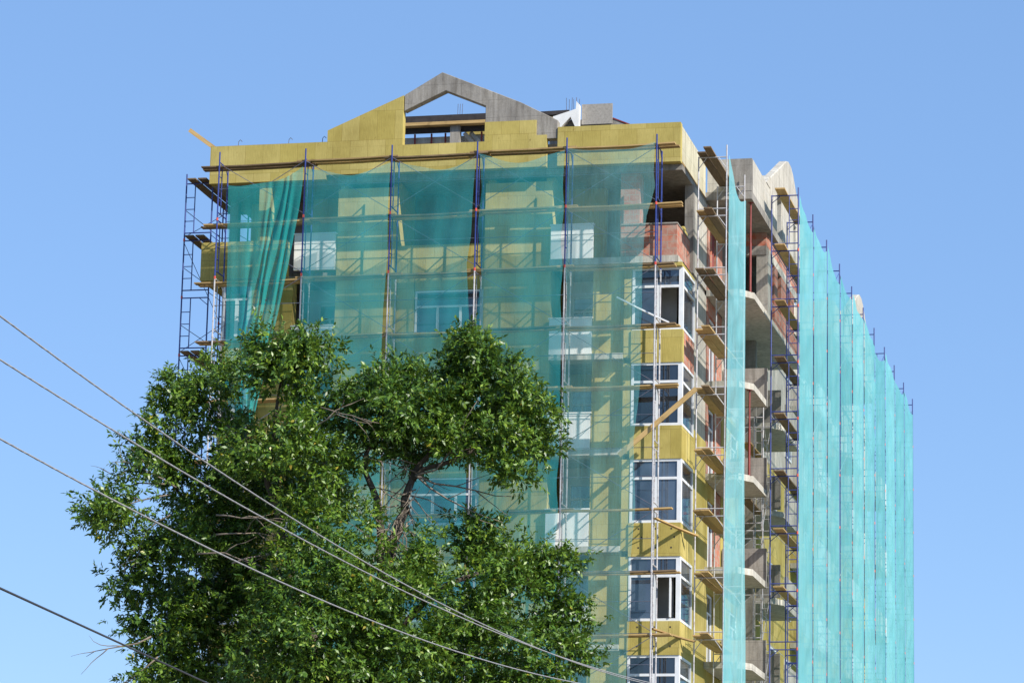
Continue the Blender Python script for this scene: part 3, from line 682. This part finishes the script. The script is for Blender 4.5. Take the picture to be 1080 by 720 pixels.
# ------------------------------------------------------------------ tree
T = empty('ash_tree', (4.08, -52.6, 0), R(13.12)); tag(T, 'large leafy green tree standing in front of the tower', 'tree')
BL = [(-3.78,-0.5,9.84,0.58),(-4.1,0,9.97,0.29),(-3.5,0,10.89,0.52),(-3.02,0.3,11.56,0.48),(-2.62,0.5,11.95,0.48),(-3.05,0.4,12.12,0.27),(-3.12,.4,10.95,.42),(-2.7,.5,10.45,.55),(-3.3,.2,9.25,.5),(-2.75,.3,9.3,.6),(-3.76,0.4,8.9,0.45),(-3.2,0.8,8.27,0.70),(-2.13,0.8,11.2,0.66),(-2.42,1.0,12.5,0.30),(-1.2,-0.6,12.05,0.70),(-1.05,-.5,12.5,.28),(-1.53,-0.5,12.5,0.39),(-0.78,-0.2,12.45,0.52),(-0.55,0.2,11.91,0.61),(-1.3,-0.8,10.92,0.88),(-2.05,1.5,10.1,1.05),(-2.5,1.7,9.2,.95),(-1.8,1.3,8.4,1.1),(-2.6,1.5,7.9,.9),(-0.56,-0.2,10.58,0.91),(0.09,0,11.73,0.55),(0.45,0.3,12.27,0.45),(0.79,-0.5,11.8,0.7),(1.23,0.2,12.11,0.61),(1.76,0,12.55,0.46),(1.72,0,12.86,.20),(1.85,0.3,12.3,0.58),(2.31,-0.3,12.19,0.45),(2.48,0.2,11.82,0.67),(2.87,0,11.63,0.45),(2.95,0.2,11.28,0.36),(1.72,-0.5,11.51,0.73),(2.34,-0.4,11.0,0.55),(2.5,-0.4,10.69,0.33),(0.93,0.6,11.39,0.61),(1.56,0.5,11.3,0.45),(0.33,0.3,11.16,0.58),(-0.33,-1.0,9.53,0.83),(-0.8,-1.2,8.74,0.85),(0.17,-1.5,8.57,0.91),(-0.38,-1.6,7.65,1.14),(-1.1,-1.2,7.38,0.88),(0.93,-1.6,7.98,0.98),(1.18,-0.6,9.02,0.64),(1.76,0.2,9.61,0.52),(2.38,0.3,9.49,0.52),(2.24,-0.4,8.77,0.76),(2.84,0.3,9.19,0.45),(3.23,0.4,9.37,0.33),(3.16,0.2,8.56,0.55),(3.55,0.3,8.43,0.27),(2.87,-0.2,7.74,0.76),(3.63,0.1,7.8,0.36),(1.97,-0.8,7.65,0.91),(0.51,-1.4,7.1,1.06),(-1.6,.6,6.55,1.06),(1.54,-0.6,6.62,1.06),(2.89,0,6.86,0.76),(-3.09,0.6,7.24,0.68),(-0.12,0,6.34,1.21)]
# hidden far side of the crown, so that it is a full crown from elsewhere too
for p in ((-2.0,1.9,10.4,1.1),(-1.0,2.0,10.9,.9),(1.8,1.6,11.7,.6),(-2.2,2.0,8.7,1.2),(-.6,2.3,8.6,1.0),(2.0,1.9,8.0,1.0),(-1.0,2.0,7.0,1.3),(1.0,1.9,6.8,1.2)): BL.append(p)
def crown():
    r = np.random.RandomState(5); cs = []
    for (x, y, z, rad) in BL:
        rad = max(.2, rad-.09)
        nc = int(29*rad**2+5)                          # leafy clumps, with gaps between them
        d = r.normal(size=(nc,3)); d /= np.linalg.norm(d, axis=1)[:,None]
        q = rad*(.30+.68*r.rand(nc,1)**.6); cc = np.array([x,y,z])+d*q*np.array([1.0,1.05,.95])
        for c, dd in zip(cc, d):
            k = r.randint(15, 27); sg = r.uniform(.085,.175)
            g = r.normal(size=(k,3)); e = g/np.linalg.norm(g, axis=1)[:,None]
            cs.append(np.hstack([c+g*sg*np.array([1,1,.8]), e*.9+dd*.5]))
        ns = int(2+rad*5)                              # shoots breaking the outline
        d = r.normal(size=(ns,3)); d[:,2] = np.abs(d[:,2])*.8-.1; d /= np.linalg.norm(d, axis=1)[:,None]
        for k in range(3): cs.append(np.hstack([np.array([x,y,z])+d*rad*(1.0+.08*k)+r.normal(size=(ns,3))*.04, d]))
    S = np.vstack(cs); n = len(S)
    rach = S[:,3:]*.8+r.normal(size=(n,3))*.4+np.array([0,0,.25]); rach /= np.linalg.norm(rach, axis=1)[:,None]
    nl = 9; V = []
    L = .070+.045*r.rand(n,nl); Wd = L*(.36+.12*r.rand(n,nl))
    side = np.cross(rach, r.normal(size=(n,3))); side /= np.linalg.norm(side, axis=1)[:,None]+1e-9
    nrm = np.cross(rach, side)
    for k in range(nl):
        t = .02+.13*(k//2)/4
        sg = 1 if k % 2 else -1
        b = S[:,:3]+rach*t
        if k == nl-1: dr = rach+r.normal(size=(n,3))*.25
        else: dr = rach*.75+side*sg*.8+r.normal(size=(n,3))*.42
        dr[:,2] -= .28; dr /= np.linalg.norm(dr, axis=1)[:,None]
        nn = S[:,3:]*.9+np.array([0,0,.55])+nrm*.25+r.normal(size=(n,3))*.38; wv = np.cross(dr, nn); wv /= np.linalg.norm(wv, axis=1)[:,None]+1e-9; up = np.cross(wv, dr)
        l = L[:,k:k+1]; w = Wd[:,k:k+1]*.5
        V.append(np.stack([b, b+dr*l*.45+wv*w+up*w*.25, b+dr*l-up*l*.10, b+dr*l*.45-wv*w+up*w*.25], 1))
    V = np.concatenate(V, 0); m = len(V); me = bpy.data.meshes.new('crown')
    me.vertices.add(m*4); me.vertices.foreach_set('co', V.reshape(-1).astype(np.float32))
    me.loops.add(m*4); me.polygons.add(m)
    me.loops.foreach_set('vertex_index', np.arange(m*4, dtype=np.int32)); me.polygons.foreach_set('loop_start', np.arange(m, dtype=np.int32)*4); me.polygons.foreach_set('loop_total', np.full(m, 4, np.int32))
    me.materials.append(LEAF); me.update(); me.validate()
    print('leaves', m)
    o = bpy.data.objects.new('crown', me); col.objects.link(o); o.parent = T
crown()
K = {'a':(0.05,0,6.64),'b':(0.21,0,7.71),'c':(0.48,0,9.09),'d':(0.71,.05,9.9),'e':(0.88,.1,10.57),'f':(1.18,.1,11.12),'g':(1.85,0,12.24),'h':(0.37,0,9.94),'i':(0.11,.1,10.94),'j':(0.46,.2,12.05),'k':(-0.95,.5,8.45),'l':(-1.14,.2,9.44),'m':(-1.5,-.1,10.75),'n':(-1.24,-.4,12.25),'o':(-2.22,1.3,9.65),'p':(-3.4,.3,10.86),'q':(-3.7,.1,9.92),'r':(-2.5,1.7,8.3),'s':(-3.2,1.1,8.39),'t':(1.48,-.3,8.81),'u':(2.53,.2,9.29),'v':(3.31,.2,8.39),'w':(2.57,-.2,7.76),'x':(1.88,-.1,11.06),'y':(2.56,.1,11.39),'z':(-2.54,.5,11.83),'y2':(-.3,2.2,9.5),'y3':(1.2,2.0,9.5)}
def limb(m, keys, r0, r1, n=8):
    P = [Vector(K[k]) if isinstance(k, str) else Vector(k) for k in keys]; pts = []
    for i in range(len(P)-1):
        for s in range(4):
            q = P[i].lerp(P[i+1], s/4)
            if s: q += Vector((rnd.gauss(0,.03), rnd.gauss(0,.03), rnd.gauss(0,.02)))
            pts.append(q)
    pts.append(P[-1]); N = len(pts)
    m.path(pts, [r0+(r1-r0)*i/(N-1) for i in range(N)], n)
tm = MB(); limb(tm, [(-.1,.1,0),(-.12,.05,2.2),(-.05,0,4.6),'a'], .30, .19, 12); o = tm.build('trunk', BARK, T, True)
lm = MB()
limb(lm, ['a','b','c','d','e','f'], .14, .035); limb(lm, ['f','g'], .035, .012); limb(lm, ['c','h','i','j'], .085, .015); limb(lm, ['a','k','l','m','n'], .13, .015)
limb(lm, ['k','o','p'], .075, .012); limb(lm, ['o','q'], .05, .01); limb(lm, ['a','r','s'], .09, .012); limb(lm, ['b','t','u','v'], .07, .01); limb(lm, ['b','w'], .07, .01); limb(lm, ['e','x','y'], .05, .01); limb(lm, ['m','z'], .045, .01)
limb(lm, ['c','y2'], .07, .02); limb(lm, ['c','y3'], .07, .02)
lm.build('limbs', BARK, T, True)
# bare grey twigs in the gap of the crown and along its left side
tw = MB()
def twig(a, d, L, r):
    p = Vector(a); d = Vector(d).normalized(); pts = [p.copy()]
    for i in range(5):
        d = (d+Vector((rnd.gauss(0,.22), rnd.gauss(0,.22), rnd.gauss(0,.18)))).normalized(); p = p+d*L/5; pts.append(p.copy())
    tw.path(pts, [r*(1-.15*i) for i in range(6)], 5); return pts
for i in range(46):
    b = Vector(K['e']).lerp(Vector(K['c']), rnd.random()); b += Vector((rnd.uniform(-.1,.15), -.1, rnd.uniform(-.1,.35)))
    ps = twig(b, (rnd.uniform(-.7,.6), rnd.uniform(-.6,.2), rnd.uniform(-1.0,.3)), rnd.uniform(.5,1.1), .013)
    twig(ps[3], (rnd.uniform(-1,1), -.2, -.6), .4, .008)
for s in ((.95,-.2,10.6),):
    for dd in ((1,-.1,-.35),(1,-.1,-.05),(.9,-.2,-.7)): ps = twig(s, dd, 1.7, .02); twig(ps[3], (1,0,-1), .7, .012); twig(ps[2], (1,0,.3), .6, .010)
for s, dd in (((-2.9,-.3,10.3),(-1,0,.3)),((-3.1,0,10.4),(-1,0,.05)),((-3.0,0,9.9),(-1,-.1,-.5)),((-2.2,-.6,9.5),(1,-.2,.3)),((-.9,-.6,11.2),(1,-.2,.15)),((-.6,-.6,11.6),(1,-.2,-.45)),((-2.5,-.5,9.2),(1,-.2,.5)),((-3.2,-.2,7.9),(-1,0,-.6)),((-3.1,0,7.6),(-.6,0,-.9)),((-1.9,-.9,9.0),(1,-.2,.1)),((-3,-.2,10.2),(-1,0,-.2)),((-2.2,-.7,9.8),(1,-.2,-.2))):
    ps = twig(s, dd, 1.2, .016); twig(ps[2], (dd[0], 0, dd[2]+.6), .6, .010); twig(ps[3], (dd[0], 0, dd[2]-.7), .6, .010); twig(ps[4], (dd[0], .2, dd[2]+.2), .4, .007)
tw.build('bare_twigs', TWIG, T, True)

# ------------------------------------------------------------------ overhead cables
CB = [('uppermost pale overhead cable crossing in front of the tree', [[.041,.293,8.524],[.01,23.024,-78.878],[1.334,-1.527,7.223]], CABW, .0072),
      ('second pale overhead cable from the top, just below the uppermost', [[.032,.309,8.514],[-.007,22.774,-78.809],[1.041,-.885,6.884]], CABW, .0072),
      ('third pale overhead cable from the top, crossing low over the tree', [[.026,.121,8.874],[-.018,19.71,-79.596],[.916,-.529,6.087]], CABW, .0072),
      ('dark overhead cable, lowest of the four, at the bottom left', [[-2.124,8.466],[11.655,-78.421],[.566,5.102]], CABD, .010)]
for lab, co, mt, r in CB:
    t1 = 1.22 if mt is CABW else 1.9; n = 64; pts = []
    for i in range(n+1):
        t = -.9+(t1+.9)*i/n; pts.append(Vector([np.polyval(c, t) for c in co]))
    m = MB(); m.path(pts, [r]*(n+1), 6)
    # the lighter neutral strand twisted round the core
    if mt is CABW:
        N = n*14; q = []
        for i in range(N+1):
            f = i/N*n; a = int(min(f, n-1)); p = pts[a].lerp(pts[a+1], f-a); th = i*2*math.pi/7
            q.append(p+Vector((math.cos(th)*r*.75, 0, math.sin(th)*r*.75)))
        m.path(q, [r*.5]*(N+1), 4)
    tag(m.build('overhead_cable', mt, None, True), lab, 'cable', 'overhead cables')

# ------------------------------------------------------------------ camera, sky, sun
cam = bpy.data.cameras.new('camera'); co = bpy.data.objects.new('camera', cam); col.objects.link(co)
yaw, pitch, roll = R(13.12), R(12.25), R(1.27)
f = Vector((-math.sin(yaw)*math.cos(pitch), math.cos(yaw)*math.cos(pitch), math.sin(pitch)))
r = Vector((math.cos(yaw), math.sin(yaw), 0)); u = r.cross(f)
r2 = math.cos(roll)*r+math.sin(roll)*u; u2 = -math.sin(roll)*r+math.cos(roll)*u
co.matrix_world = Matrix.Translation((18.27, -102.67, 1.6)) @ Matrix((r2, u2, -f)).transposed().to_4x4()
cam.sensor_width = 36; cam.lens = 3431/1080*36; cam.clip_start = .5; cam.clip_end = 3000
scene.camera = co

AZ, EL = R(61.5), R(38)                    # sun direction: azimuth from the front normal towards the right, elevation
sd = Vector((math.sin(AZ)*math.cos(EL), -math.cos(AZ)*math.cos(EL), math.sin(EL)))
sun = bpy.data.lights.new('sun', 'SUN'); sun.energy = 4.8; sun.angle = R(.5); sun.color = (1, .945, .86)
so = bpy.data.objects.new('sun', sun); col.objects.link(so); so.rotation_euler = sd.to_track_quat('Z', 'Y').to_euler(); so.location = (60, -60, 80)
w = bpy.data.worlds.new('World'); scene.world = w; w.use_nodes = True; nt = w.node_tree
bg = nt.nodes['Background']; sky = nt.nodes.new('ShaderNodeTexSky'); sky.sky_type = 'NISHITA'; sky.sun_disc = False
sky.sun_elevation = EL; sky.sun_rotation = math.atan2(sd.x, sd.y); sky.air_density = 1.0; sky.dust_density = .3; sky.ozone_density = 1.2; sky.altitude = 200
mx = nt.nodes.new('ShaderNodeMix'); mx.data_type = 'RGBA'; mx.blend_type = 'MULTIPLY'; mx.inputs[0].default_value = 1; mx.inputs[7].default_value = (.86,.965,1.16,1)
nt.links.new(sky.outputs[0], mx.inputs[6]); mc = nt.nodes.new('ShaderNodeMix'); mc.data_type = 'RGBA'; mc.inputs[0].default_value = .5; mc.inputs[7].default_value = (1.68,3.2,5.9,1)
nt.links.new(mx.outputs[2], mc.inputs[6]); nt.links.new(mc.outputs[2], bg.inputs[0]); bg.inputs[1].default_value = .104
scene.view_settings.view_transform = 'Standard'; scene.view_settings.look = 'None'; scene.view_settings.exposure = 0.55; scene.view_settings.gamma = 1
scene.view_settings.use_curve_mapping = False
scene.render.engine = 'CYCLES'; scene.cycles.transparent_max_bounces = 24; scene.cycles.max_bounces = 8
